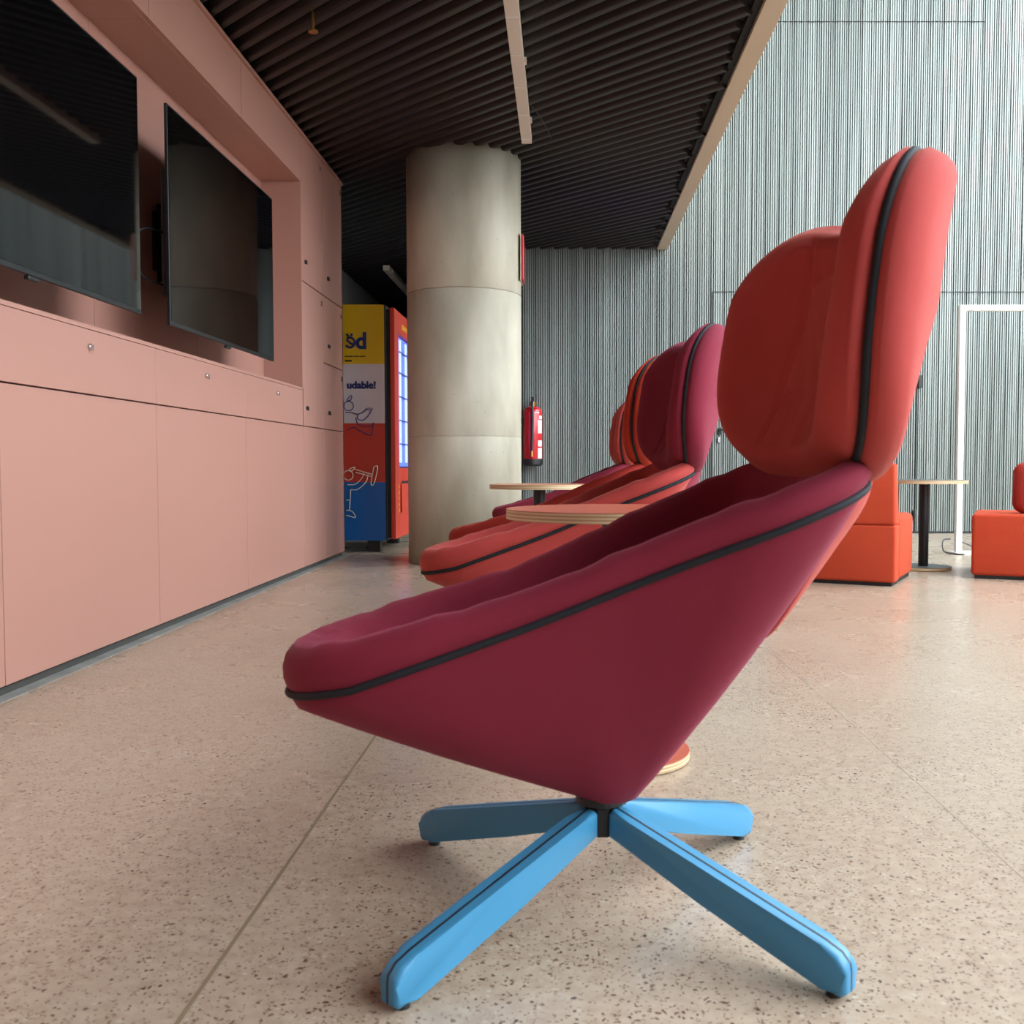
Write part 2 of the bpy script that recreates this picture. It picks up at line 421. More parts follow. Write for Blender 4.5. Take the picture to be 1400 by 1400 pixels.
for a, b in zip(yy[4:], yy[5:]):
    t = thing('storage_cabinet', cablab[a], 'cabinet', group='storage cabinets under the televisions')
    obj('panel', boxes((PX-.02, PX, a+.002, b-.002, .03, .876), bev=.001, seg=1), M_PINK, t)
    f = obj('flap_door', boxes((PX-.02, PX, a+.0015, b-.0015, .881, 1.092), bev=.001, seg=1), M_PINK, t)
    lock((a+b)/2, 1.035, f, M_CHROME)
bm = boxes(*[(PX-.02, PX, a+.002, b-.002, .03, 1.092) for a, b in zip(yy[:4], yy[1:5])]); obj('wall_left', bm, M_PINK, kind='structure')
def digits(s, y, z, par):
    M = Matrix.Translation((PX+.0008, y, z)) @ Matrix.Rotation(PI/2, 4, 'Z') @ Matrix.Rotation(PI/2, 4, 'X')
    text('number', s, .045, M, M_GAP, par, extr=.0006)
lk = thing('locker_unit', 'pink locker column beside the television recess with two doors', 'locker', group='lockers at the end of the pink wall')
obj('panel', boxes((PX-.02, PX, 6.162, 6.708, .03, .876), bev=.001, seg=1), M_PINK, lk)
for z0, z1, ly_, lz, dg in ((.881, 1.743, 6.25, .99, '32'), (1.75, PT-.02, 6.25, 1.87, '31')):
    d = obj('door', boxes((PX-.02, PX, 6.182, 6.708, z0, z1), bev=.001, seg=1), M_PINK, lk)
    lock(ly_, lz, d, M_BLACK, .013); digits(dg, 6.64, z1-.075, d)
lk = thing('locker_unit', 'pink locker column at the far corner of the wall with three doors', 'locker', group='lockers at the end of the pink wall')
obj('panel', boxes((PX-.02, PX, 6.712, 7.298, .03, .876), bev=.001, seg=1), M_PINK, lk)
for z0, z1, lz, dg in ((.881, 1.307, .99, '35'), (1.314, 1.743, 1.43, '34'), (1.75, PT-.02, 1.875, '33')):
    d = obj('door', boxes((PX-.02, PX, 6.712, 7.298, z0, z1), bev=.001, seg=1), M_PINK, lk)
    lock(6.84, lz, d, M_BLACK, .013); digits(dg, 7.22, z1-.075, d)

# concrete column
bm = BM(); cc = (-.656, 6.85); cr = .376
cyl(bm, cc, cr, 0, 1, 96, rings=[(cr, 0), (cr, .825), (cr-.001, .828), (cr, .831), (cr, 1.755), (cr-.004, 1.758), (cr-.004, 1.762), (cr, 1.765), (cr, 2.72)])
col = obj('concrete_column', bm, M_CONC, smooth=True)
for p in col.data.polygons:
    if abs(p.normal.z) > .9: p.use_smooth = False
tag(col, 'round cast concrete column with formwork joints, standing past the pink wall', 'column')
sg = thing('wall_sign', 'red rectangular sign seen edge-on, fixed to the right side of the concrete column', 'sign', (cc[0]+cr, cc[1], 2.0))
obj('backing', boxes((0, .006, -.11, .11, -.15, .15)), M_BEIGE, sg); obj('sign_face', boxes((.006, .022, -.105, .105, -.145, .145), bev=.004), M_RED, sg)

# ceiling lamps
def lamp(x, y0, y1, z, w, label):
    t = thing('linear_ceiling_lamp', label, 'lamp', (x, y0, z))
    L = y1-y0
    obj('housing', boxes((-w/2, w/2, 0, L, 0, .05), bev=.002), M_LAMP, t)
    k = .12
    while k < L-.05:
        obj('joint_strip', boxes((-w/2+.002, w/2-.002, k, k+.012, -.0015, .001)), M_WHITE, t); k += .42
    k = .14
    while k < L:
        obj('clip', boxes((w/2, w/2+.012, k, k+.04, .004, .03), bev=.002), M_LAMP, t); k += .86
    return t
lamp(-.222, 1.5, 6.34, 2.600, .062, 'long unlit pale linear lamp on the dark ceiling in front of the column')
lamp(-1.745, 10.2, 12.4, 2.56, .066, 'short pale linear lamp on the ceiling above the vending machine')
bm = BM(); tube(bm, bez([(-.20, 5.75, 2.65), (-.15, 5.85, 2.625), (-.10, 6.1, 2.622), (-.075, 6.35, 2.633)], 8), .0025, 6)
tag(obj('ceiling_wire', bm, M_CEIL), 'thin dark wire looping from the lamp onto the ribbed ceiling', 'wire')
sp_ = thing('ceiling_sprinkler', 'small brass sprinkler head hanging from the dark ceiling near the pink wall', 'sprinkler', (-1.115, 4.66, CZ-.0))
bm = BM(); cyl(bm, (0, 0), .006, -.055, .04, 12); obj('stem', bm, M_BRASS, sp_)
bm = BM(); cyl(bm, (0, 0), .022, -.062, -.055, 16); obj('deflector', bm, M_BRASS, sp_)

# ------------------------------------------------------------------ televisions
def tv(y0, y1, z0, z1, label, cable):
    t = thing('television', label, 'television', (PX+.022, (y0+y1)/2, z0), group='televisions in the pink recess')
    w = (y1-y0)/2; H = z1-z0
    obj('casing', boxes((-.012, 0, -w, w, 0, H), bev=.002), M_TVFR, t)
    obj('screen', boxes((-.001, .0015, -w+.008, w-.008, .016, H-.008)), M_TVGL, t)
    obj('rear_housing', boxes((-.075, -.012, -w*.85, w*.6, H*.15, H*.75), bev=.01), M_BLACK, t)
    obj('wall_bracket', boxes((-.254, -.075, -.2, -.14, H*.3, H*.7), (-.254, -.075, .14, .2, H*.3, H*.7), (-.256, -.240, -.25, .25, H*.35, H*.65)), M_BLKM, t)
    obj('sensor_nub', boxes((-.02, -.004, -.03, .03, -.012, .001), bev=.003), M_BLACK, t)
    if cable:
        bm = BM(); tube(bm, bez([(-.06, -w+.15, .45*H), (-.09, -w-.02, .43*H), (-.12, -w-.06, .34*H), (-.10, -w-.01, .22*H), (-.06, -w+.15, .2*H)], 8), .005, 6)
        obj('cable', bm, M_BLACK, t)
tv(2.265, 3.765, 1.195, 2.045, 'nearer black television mounted in the pink recess, cut by the left frame edge', False)
tv(4.04, 5.48, 1.195, 2.05, 'farther black television mounted in the pink recess, beside the lockers', True)

# ------------------------------------------------------------------ vending machine
VX, VY = -1.30, 7.55      # front-near corner of the cabinet
vm = thing('vending_machine', 'tall vending machine with yellow, white, red and blue side and glowing blue window', 'vending machine', (VX, VY, 0))
D = .93; Wd = 1.0; zb, zt_ = .085, 1.815
obj('cabinet', boxes((-D, 0, .004, Wd, zb, zt_), bev=.004), M_BLACK, vm)
q = (zt_-zb)/4
for i, (m, l) in enumerate(((M_VBLU, 'blue vinyl band'), (M_VRED, 'red vinyl band'), (M_VWHT, 'white vinyl band'), (M_YEL, 'yellow vinyl band'))):
    o = obj('side_panel', boxes((-D, -.012, 0, .004, zb+q*i, zb+q*(i+1))), m, vm); o['label'] = l
obj('door_frame', boxes((.03, .062, .012, .20, zb+.01, zt_-.02), (.03, .062, .86, Wd-.01, zb+.01, zt_-.02), (.03, .062, .20, .86, zb+.01, .62), (.03, .062, .20, .86, 1.63, zt_-.02), bev=.002), M_VRED, vm)
obj('door_gasket', boxes((0, .03, .02, Wd-.01, zb+.02, zt_-.03)), M_BLACK, vm)
g = obj('lit_window', boxes((.031, .040, .21, .85, .63, 1.62)), M_LEDB, vm)
for yq in (.225, .34, .62, .80):
    obj('light_tube', boxes((.040, .052, yq, yq+.05, .66, 1.60), bev=.004), M_LED, g)
for zq in (.80, .98, 1.16, 1.34, 1.50): obj('shelf', boxes((.041, .058, .275, .80, zq, zq+.008)), M_DTOP, g)
obj('window_edge', boxes((.04, .064, .82, .86, .62, 1.63)), M_BLACK, vm)
obj('delivery_flap', boxes((.062, .068, .30, .62, .30, .52), bev=.002), M_BLACK, vm)
obj('flap_cover', boxes((.068, .074, .24, .57, .28, .50), bev=.002), M_VRED, vm)
for i in range(4): obj('letter', boxes((.062, .0635, .36+.07*i, .40+.07*i, 1.68, 1.72)), M_YEL, vm)
for i in range(5):
    for y_ in (.16, .70): obj('letter', boxes((.062, .0635, y_, y_+.03, .29+.045*i, .315+.045*i)), M_YEL, vm)
for lx_, ly_ in ((-.10, .06), (-.10, .88), (-.85, .06), (-.85, .88)):
    obj('foot', boxes((lx_-.05, lx_+.045, ly_-.04, ly_+.05, 0, zb+.001), bev=.004), M_BLACK, vm)
def vtext(s, size, x, z, m, **k):
    M = Matrix.Translation((x, -.0012, z)) @ Matrix.Rotation(PI/2, 4, 'X')
    return text('lettering', s, size, M, m, vm, **k)
vtext('udable!', .074, -.288, 1.205, M_NAVY, heavy=.0036)
vtext('d', .165, -.222, 1.497, M_NAVY, bold=.006)
EE_SRC = [(479.2+6.3*math.cos(t), 467.5+6.8*math.sin(t)) for t in [-2.3+.35*k for k in range(15)]]

for a_, b_ in ((-.30, -.24), (-.234, -.20), (-.194, -.15)): obj('small_print', boxes((a_, b_, -.0015, -.0005, 1.435, 1.442)), M_GAP, vm)
obj('small_print', boxes((-.30, -.25, -.0015, -.0005, 1.40, 1.412)), M_GAP, vm)
def line_art(pts, m, r=.0035, k=8):
    bm = BM(); tube(bm, [(p[0], -.0012, p[1]) for p in [(v.x, v.y) for v in bez([(a, b, 0) for a, b in pts], k)]], r, 6, flat=1)
    return obj('line_drawing', bm, m, vm)
# px->panel helper: panel x from photo column, z from row (drawn once here as plain numbers)
def A(px, py): return (-1.3-VX+(px-527.5)*.00540, zt_-(py-416)*.005355)
line_art([A(480.5, 458.5), A(482.5, 455.5)], M_NAVY, .0085, 2); line_art([A(474.5, 456), A(477, 459)], M_NAVY, .0085, 2)
line_art([A(a_, b_) for a_, b_ in EE_SRC], M_NAVY, .009, 3); line_art([A(474.5, 463.5), A(480, 468.5), A(485.3, 470)], M_NAVY, .008, 3)
circ = lambda cx, cy, r: [A(cx+r*math.cos(t*PI/6), cy+r*math.sin(t*PI/6)) for t in range(13)]
line_art(circ(476.5, 554, 6.5), M_NAVY)
line_art([A(474, 546), A(479, 540), A(481, 541), A(479, 546), A(474, 547)], M_NAVY)
line_art([A(472, 563), A(480, 563), A(489, 565), A(497, 562), A(501, 557)], M_NAVY)
line_art([A(489, 565), A(489, 572), A(497, 573), A(505, 565), A(509, 557)], M_NAVY)
line_art([A(501, 557), A(503, 560)], M_NAVY); line_art([A(505, 556), A(504, 560)], M_NAVY)
line_art([A(486, 570), A(488, 577), A(494, 581), A(506, 582), A(510, 577), A(509, 590), A(505, 594), A(492, 588), A(483, 583), A(474, 588)], M_NAVY)
line_art(circ(475, 649, 6.5), M_CREAM)
line_art([A(476, 641), A(482, 638), A(484, 639), A(480, 643), A(476, 642)], M_CREAM)
line_art([A(485, 641), A(508, 648)], M_CREAM); line_art([A(485, 645), A(508, 651)], M_CREAM)
line_art([A(510, 637), A(515, 638), A(510, 660), A(506, 660), A(510, 637)], M_CREAM)
line_art([A(474, 662), A(485, 661), A(494, 652), A(496, 646)], M_CREAM)
line_art([A(478, 669), A(488, 668), A(499, 658), A(502, 648)], M_CREAM)
line_art([A(478, 669), A(477, 684), A(476, 698)], M_CREAM); line_art([A(472, 683), A(477, 683)], M_CREAM)
line_art([A(472, 697), A(480, 699), A(484, 707), A(472, 704)], M_CREAM)

# ------------------------------------------------------------------ fire extinguisher
ex = thing('fire_extinguisher', 'red fire extinguisher with black hose and base hanging on the ribbed wall', 'fire extinguisher', (-.283, WY-.12, .632))
ex.rotation_euler = (0, 0, .0)
bm = BM(); cyl(bm, (0, 0), .09, 0, 1, 40, rings=[(.088, .055), (.09, .065), (.09, .49), (.086, .515), (.07, .535), (.04, .548), (.022, .552)])
obj('cylinder', bm, M_RED, ex, smooth=True)
bm = BM(); cyl(bm, (0, 0), .09, 0, 1, 40, rings=[(.078, 0), (.086, .008), (.091, .02), (.092, .066)]); obj('base_skirt', bm, M_BLACK, ex)
bm = BM(); cyl(bm, (0, 0), .02, .552, .59, 20); box(bm, .0, .035, -.012, .012, .565, .585); obj('valve', bm, M_BRASS, ex)
bm = BM(); box(bm, -.012, .012, -.05, .03, .59, .605, bev=.003); box(bm, -.012, .012, -.05, .04, .62, .632, bev=.003); box(bm, -.01, .01, .02, .035, .6, .63)
obj('lever', bm, M_BLACK, ex)
bm = BM(); tube(bm, bez([(0, -.03, .60), (.0, -.075, .585), (.004, -.102, .50), (.0, -.104, .3), (-.004, -.104, .14)], 8), .011, 8); obj('hose', bm, M_BLACK, ex)
bm = BM(); cyl(bm, (-.004, -.104), .012, .085, .14, 12, r2=.009); obj('nozzle', bm, M_BRASS, ex)
bm = BM(); cyl(bm, (.034, .0), .001, .5, .5) if False else None
def curved_label(a0, a1, z0, z1, m, nm='label_sticker'):
    bm = BM(); n = 8; r = .0908
    A_ = [bm.verts.new((r*math.cos(a0+(a1-a0)*i/n), r*math.sin(a0+(a1-a0)*i/n), z0)) for i in range(n+1)]
    B_ = [bm.verts.new((r*math.cos(a0+(a1-a0)*i/n), r*math.sin(a0+(a1-a0)*i/n), z1)) for i in range(n+1)]
    for i in range(n): bm.faces.new((A_[i], A_[i+1], B_[i+1], B_[i]))
    obj(nm, bm, m, ex)
curved_label(-.95, -.35, .30, .42, M_LABEL); curved_label(-.95, -.35, .18, .235, M_LABEL); curved_label(-.95, -.35, .07, .165, M_LABEL)
curved_label(-1.35, -.8, .505-.02, .491, M_LABEL); curved_label(-.8, -.35, .43, .46, M_LABEL)
bm = BM(); box(bm, -.02, .02, .088, .12, .3, .5); box(bm, -.105, -.085, -.03, .03, .38, .44); obj('wall_bracket', bm, M_BLKM, ex)

# ------------------------------------------------------------------ swivel lounge chair
def plane_z(lx): return .497+.40*lx+.16*max(0, -.34-lx)-.05*math.exp(-((lx+.1)/.15)**2)*.12
def smoothclosed(pts, n):
    P = [Vector(p) for p in pts]; K = len(P); out = []
    for i in range(K):
        a, b, c, d = P[(i-1) % K], P[i], P[(i+1) % K], P[(i+2) % K]
        for j in range(12):
            t = j/12; out.append(.5*((2*b)+(c-a)*t+(2*a-5*b+4*c-d)*t*t+(3*b-a-3*c+d)*t**3))
    Ls = [0]
    for i in range(len(out)): Ls.append(Ls[-1]+(out[(i+1) % len(out)]-out[i]).length)
    res = []; j = 0
    for k in range(n):
        s = Ls[-1]*k/n
        while Ls[j+1] < s: j += 1
        t = (s-Ls[j])/max(1e-9, Ls[j+1]-Ls[j]); res.append(out[j].lerp(out[(j+1) % len(out)], t))
    return res
RIMW = [(-.452, 0), (-.445, .06), (-.415, .115), (-.36, .152), (-.28, .175), (-.18, .186), (-.08, .198), (.02, .218), (.11, .246), (.18, .268), (.24, .270), (.29, .250), (.325, .20), (.345, .12), (.352, 0)]
half = [(a, -b) for a, b in RIMW]; other = [(a, b) for a, b in RIMW[1:-1]][::-1]
NR = 120
RIM = smoothclosed([(a*.975-.001, b, 0) for a, b in half+other], NR)     # starts at the front tip, near side first

def loft(bm, rings, cap0=None, cap1=None):
    R = [[bm.verts.new(p) for p in r] for r in rings]; n = len(R[0])
    for a, b in zip(R, R[1:]):
        for i in range(n): bm.faces.new((a[i], a[(i+1) % n], b[(i+1) % n], b[i]))
    for cap, r in ((cap0, R[0]), (cap1, R[-1])):
        if cap is not None:
            v = bm.verts.new(cap)
            for i in range(n): bm.faces.new((r[i], r[(i+1) % n], v))
    return R
def nrm(P, i):
    t = (P[(i+1) % len(P)]-P[(i-1) % len(P)]).normalized(); return Vector((t.y, -t.x, 0))
OUT = [nrm(RIM, i) for i in range(NR)]
if OUT[0].x > 0: OUT = [-v for v in OUT]
wob = [sum(math.sin(2*PI*f*i/NR+ph)*a for f, ph, a in ((17, .3, .35), (29, 1.2, .4), (41, 2.2, .25), (7, .9, .4))) for i in range(NR)]
BR, BZ = .042, .168
def cone_point(i, s, off=0):
    P = RIM[i]; o = OUT[i]
    ang = math.atan2(P.y, P.x+.04)
    bx, by = BR*math.cos(ang)+.012, BR*math.sin(ang)
    tx, ty, tz = P.x-.010*o.x, P.y-.010*o.y, plane_z(P.x)-.022
    bul = .012*math.sin(PI*min(1, s*1.0))**.8 + off
    return Vector((bx+(tx-bx)*s+o.x*bul, by+(ty-by)*s+o.y*bul, BZ+(tz-BZ)*s))
def make_seat(t, m):
    bm = BM(); rings = []
    rings.append([Vector((BR*.7*math.cos(math.atan2(RIM[i].y, RIM[i].x+.04)), BR*.7*math.sin(math.atan2(RIM[i].y, RIM[i].x+.04)), BZ-.006)) for i in range(NR)])
    for s in (0, .08, .2, .35, .5, .65, .8, .9, .96, 1): rings.append([cone_point(i, s) for i in range(NR)])
    rings.append([Vector((RIM[i].x-.001*OUT[i].x, RIM[i].y-.001*OUT[i].y, plane_z(RIM[i].x)-.006)) for i in range(NR)])
    rings.append([Vector((RIM[i].x-.003*OUT[i].x, RIM[i].y-.003*OUT[i].y, plane_z(RIM[i].x))) for i in range(NR)])
    lower = rings
    bm = BM(); loft(bm, lower, cap0=(0, 0, BZ-.006))
    obj('seat_shell', bm, m, t, smooth=True)
    rings = []
    for a, b in ((-.003, 0), (.003, .004), (.008, .013), (.009, .023), (.005, .032), (-.006, .039), (-.020, .041), (-.036, .036), (-.05, .022), (-.062, .002), (-.072, -.02)):
        r = []
        for i in range(NR):
            P = RIM[i]; o = OUT[i]
            w = wob[i]*.0026*min(1, b/.03) 
            fr = 1.12+.45*max(0, min(1, (-.15-P.x)/.2))
            x_, y_ = P.x+o.x*(a*(1 if a > 0 else 1.0)), P.y+o.y*a
            zz = plane_z(x_)+b*fr+w
            if b < .03 and a < -.045: 
                k = max(0, min(1, (-.24-P.x)/.12)); zz += k*(.045-b)*.9
            r.append(Vector((x_, y_, zz)))
        rings.append(r)
    last = rings[-1]
    for q in (.15, .32, .5, .68, .84):
        r = []
        for i in range(NR):
            p = last[i]; cx = max(-.2, min(.18, p.x)); cpt = Vector((cx, 0, 0))
            x_ = p.x+(cx-p.x)*q; y_ = p.y*(1-q)
            dep = interp([(-.42, -.045), (-.3, -.035), (-.22, .01), (-.12, .055), (0, .08), (.2, .085), (.4, .05)], x_)
            zt2 = plane_z(x_)-dep
            f = min(1, q*2.2); f = f*f*(3-2*f)
            r.append(Vector((x_, y_, p.z+(plane_z(x_)-plane_z(p.x))*(1-f)*1.0 if False else (p.z*(1-f)+zt2*f))))
        rings.append(r)
    bm = BM(); R = loft(bm, rings)
    # close along the spine
    r = R[-1]; n = NR
    for i in range(n//2):
        a, b, c, d = r[i], r[(i+1) % n], r[(n-i-1) % n], r[(n-i) % n]
        fs = []
        for v in (a, b, c, d):
            if v not in fs: fs.append(v)
        if len(fs) >= 3:
            try: bm.faces.new(fs)
            except ValueError: pass
    obj('seat_cushion', bm, m, t, smooth=True)
    bm = BM(); tube(bm, [(p.x+o.x*.0015, p.y+o.y*.0015, plane_z(p.x)-.001) for p, o in zip(RIM, OUT)], .0052, 8, closed=True)
    obj('seat_piping', bm, M_PIPE, t, smooth=True)

BA, ZC, HT, HB = .340, .835, .238, .205
def bk_lx(ly, z):
    e = min(1.05, abs(ly)/.343)
    low = max(0, .86-z)
    return .268-.10*low+(.125-.25*low)*(1-e**2.1)+.22*max(0, z-.85)**1.3
def bk_norm(ly, z):
    h = .004
    dx = (bk_lx(ly+h, z)-bk_lx(ly-h, z))/(2*h); dz = (bk_lx(ly, z+h)-bk_lx(ly, z-h))/(2*h)
    return Vector((-1, dx, dz)).normalized()      # points to the sitter
def outline(n=120, ex=2.5):
    pts = []
    for i in range(n*4):
        a = 2*PI*i/(n*4); c, s = math.cos(a), math.sin(a)
        ex = 3.3 if s > 0 else 3.3
        ly = BA*math.copysign(abs(c)**(2/ex), c); dz = math.copysign(abs(s)**(2/ex), s)*(HT if s > 0 else HB)
        # the shell narrows a little towards its foot
        ly *= 1-.10*max(0, -dz/HB)**2-.06*max(0, dz/HT)**2
        if s > 0: dz -= .082*(s**2)*math.exp(-(ly/.22)**2)
        pts.append((ly, ZC+dz))
    return smooth2(pts, n)
def smooth2(pts, n):
    V = [Vector((a, b, 0)) for a, b in pts]; Ls = [0]
    for i in range(len(V)): Ls.append(Ls[-1]+(V[(i+1) % len(V)]-V[i]).length)
    res = []; j = 0
    for k in range(n):
        s = Ls[-1]*k/n
        while Ls[j+1] < s: j += 1
        t = (s-Ls[j])/max(1e-9, Ls[j+1]-Ls[j]); res.append(V[j].lerp(V[(j+1) % len(V)], t))
    return res
BO = outline()
def spine(p):
    return Vector((max(-.12, min(.12, p.x)), max(ZC-.09, min(ZC+.09, p.y)), 0))
def back_rings(offs):
    rings = []
    for inset, f in offs:
        r = []
        for p in BO:
            c = spine(p); d = (c-p); L_ = d.length; q_ = p+d*(min(inset, 1) if inset < 1 else 1) if False else p+d.normalized()*min(inset*L_ if inset > 0 else inset, L_)
            n_ = bk_norm(q_.x, q_.y)
            base = Vector((bk_lx(q_.x, q_.y), q_.x, q_.y))
            ff = f
            if f > .03 and inset > .25:     # soft upright pleats where the wings turn
                for s_ in (-1, 1):
                    for k_, c0 in enumerate((.035, .065, .10, .13)):
                        ff -= .006*math.exp(-((q_.x-s_*(c0+.12*(q_.y-.83)**2/.04*.1))/.007)**2)
            if f > 0: ff *= 1-.55*max(0, min(1, (p.y-.93)/.10))*max(0, 1-inset/.4)
            r.append(base+n_*ff)
        rings.append(r)
    return rings
def make_back(t, m):
    fr = back_rings([(.02, 0), (-.004, .006), (-.008, .018), (.0, .034), (.06, .05), (.14, .058), (.24, .058), (.30, .056), (.36, .055), (.42, .054), (.47, .053), (.52, .052), (.57, .052), (.62, .051), (.67, .051), (.72, .050), (.77, .05), (.82, .05), (.88, .05), (.94, .05), (1.0, .05)])
    bm = BM(); R = loft(bm, fr); bm.faces.new(R[-1]) ; bmesh.ops.remove_doubles(bm, verts=bm.verts[:], dist=.0004)
    obj('back_cushion', bm, m, t, smooth=True)
    rr = back_rings([(.02, 0), (-.004, -.006), (-.008, -.018), (.01, -.036), (.08, -.046), (.18, -.050), (.32, -.050), (.5, -.050), (.7, -.050), (.85, -.050), (1.0, -.050)])
    bm = BM(); R = loft(bm, rr); bm.faces.new(R[-1][::-1]); bmesh.ops.remove_doubles(bm, verts=bm.verts[:], dist=.0004)
    obj('back_shell', bm, m, t, smooth=True)
    bm = BM(); tube(bm, [(bk_lx(p.x, p.y), p.x*1.012, ZC+(p.y-ZC)*1.008) for p in BO], .0055, 8, closed=True)
    obj('back_piping', bm, M_PIPE, t, smooth=True)
    # tongue that carries the back down behind the seat
    bm = BM(); nu, nv = 24, 18; G = []
    for j in range(nv+1):
        v = j/nv; z = .80+(.40-.80)*v
        hw = interp([(.40, .02), (.42, .07), (.47, .12), (.55, .18), (.63, .215), (.70, .22), (.80, .18)], z)
        row = []
        for i in range(nu+1):
            u_ = -1+2*i/nu; ly = hw*u_
            fz = (z-BZ)/(.62-BZ); cone = .055+(.352-.055)*min(fz, 1.0)
            rad = .10+.22*min(1, fz)
            lxc = cone+.020-ly*ly/(2*rad)
            lxb = bk_lx(ly, max(z, .62))+.040-.03*abs(u_)**3
            k = max(0, min(1, (z-.56)/.12)); k = k*k*(3-2*k)
            row.append(bm.verts.new((lxc*(1-k)+lxb*k-.008*abs(u_)**4, ly, z)))
        G.append(row)
    for a, b in zip(G, G[1:]):
        for i in range(nu): bm.faces.new((a[i], a[i+1], b[i+1], b[i]))
    o = obj('back_support', bm, m, t, smooth=True)
    s = o.modifiers.new('s', 'SOLIDIFY'); s.thickness = .022; s.offset = 0
    s = o.modifiers.new('v', 'SUBSURF'); s.levels = 1; s.render_levels = 1

def make_base(t, ang0, mleg):
    bm = BM(); cyl(bm, (0, 0), .02, 0, 1, 24, rings=[(.022, .112), (.022, .15), (.03, .156), (.038, .159), (.038, .170)])
    for k in range(4):
        a = ang0+k*PI/2+PI/4; M = Matrix.Rotation(a, 4, 'Z'); box(bm, -.002, .026, -.010, .010, .112, .156, bev=.003, M=M)
    obj('hub', bm, M_BLKM, t, smooth=False)
    prof = [(.024, .114), (.024, .148), (.030, .154), (.06, .146), (.18, .114), (.36, .0655), (.382, .057), (.393, .046), (.3945, .036), (.3945, .012), (.388, .006), (.362, .010), (.34, .0165), (.18, .0645)]
    for k in range(4):
        a = ang0+k*PI/2; M = Matrix.Rotation(a, 4, 'Z')
        bm = BM()
        for y0, y1 in ((-.0165, -.0018), (.0018, .0165)):
            A_ = [bm.verts.new((r, y0, z)) for r, z in prof]; B_ = [bm.verts.new((r, y1, z)) for r, z in prof]
            n = len(prof); nf = [bm.faces.new(A_), bm.faces.new(B_[::-1])]
            for i in range(n): nf.append(bm.faces.new((A_[i], B_[i], B_[(i+1) % n], A_[(i+1) % n])))
            out = nf[0] if y0 < 0 else nf[1]
            bmesh.ops.bevel(bm, geom=list(out.edges), offset=.0075, segments=3, affect='EDGES', profile=.5)
        bmesh.ops.transform(bm, matrix=M, verts=bm.verts[:])
        lg = obj('leg', bm, mleg, t, smooth=True)
        md = lg.modifiers.new('e', 'EDGE_SPLIT'); md.split_angle = math.radians(38)
        bm = BM(); A_ = [bm.verts.new((r+.0002, -.0018, z+(.0004 if i < 8 else 0))) for i, (r, z) in enumerate(prof)]; B_ = [bm.verts.new((v.co.x, .0018, v.co.z)) for v in A_]
        n = len(prof); bm.faces.new(A_); bm.faces.new(B_[::-1])
        for i in range(n): bm.faces.new((A_[i], B_[i], B_[(i+1) % n], A_[(i+1) % n]))
        bmesh.ops.transform(bm, matrix=M, verts=bm.verts[:])
        o = obj('edge_strip', bm, M_BLACK, lg); o['label'] = 'black centre strip'
        bm = BM(); cyl(bm, (.372, 0), .010, 0, .010, 16); bmesh.ops.transform(bm, matrix=M, verts=bm.verts[:])
        obj('glide', bm, M_BLACK, lg)

def make_chair(label, loc, rz, legang, ms, mb):
    t = thing('lounge_chair', label, 'chair', loc, rz, 'swivel lounge chairs in a row')
    make_seat(t, ms); make_back(t, mb); make_base(t, legang-rz, M_BLUE)
    return t
R_ = math.radians
proto = make_chair('swivel lounge chair nearest the camera, burgundy seat, coral red back, blue four-star base', (.056, 1.476, 0), R_(3.5), R_(48), F_BURG, F_CORAL)
def chair_copy(label, loc, rz, ms, mb):
    r = proto.copy(); C.objects.link(r); r.location = loc; r.rotation_euler = (0, 0, rz); r['label'] = label
    for ch in [x for x in list(C.objects) if x.parent == proto]:
        c = ch.copy(); C.objects.link(c); c.parent = r
        if ch.name.split('.')[0] in ('seat_shell', 'seat_cushion', 'back_cushion', 'back_shell', 'back_support'):
            c.data = ch.data.copy(); c.data.materials[0] = ms if ch.name.startswith('seat') else mb
        for g_ in [x for x in list(C.objects) if x.parent == ch]:
            d = g_.copy(); C.objects.link(d); d.parent = c
    return r
chair_copy('second swivel lounge chair, light coral seat and burgundy back, behind the nearest table', (.03, 3.02, 0), R_(4), F_CORAL, F_BURG)
chair_copy('third swivel lounge chair, orange-rust all over, half hidden behind the burgundy-backed one', (.01, 3.92, 0), R_(-6), F_RUST, F_ORANGE)
chair_copy('farthest swivel lounge chair, burgundy seat and dull red back, beyond the far table', (.045, 5.85, 0), R_(0), F_BURG, F_CORAL)

# ------------------------------------------------------------------ round tables
def table(label, loc, mtop, mbase, rt, rb, h=.553, pole=M_BLKM):
    t = thing('round_side_table', label, 'table', loc, group='round side tables')
    bm = BM(); cyl(bm, (0, 0), rt, h-.022, h-.001, 96); o = obj('tabletop', bm, M_PLY, t)
    bm = BM(); cyl(bm, (0, 0), rt-.0005, h-.001, h, 96); obj('top_laminate', bm, mtop, o)
    bm = BM(); cyl(bm, (0, 0), .03, .021, h-.022, 32); obj('pole', bm, pole, t, smooth=False)
    bm = BM(); cyl(bm, (0, 0), rb, .003, .019, 80); o = obj('base_disc', bm, M_PLY, t)
    bm = BM(); cyl(bm, (0, 0), rb-.0005, .019, .021, 80); obj('base_laminate', bm, mbase, o)
    bm = BM(); cyl(bm, (0, 0), rb-.015, 0, .003, 60); obj('pad', bm, M_BLACK, o)
table('round table with coral top between the two nearest lounge chairs', (.115, 2.25, 0), M_CTOP, M_CTOP, .24, .165)
table('round plywood-edged table far down the row, in front of the concrete column', (-.115, 4.95, 0), M_TTOP, M_CTOP, .24, .165)
table('round grey-topped table with black pole between the two orange sofas', (2.231, 6.325, 0), M_DTOP, M_DTOP, .253, .167)

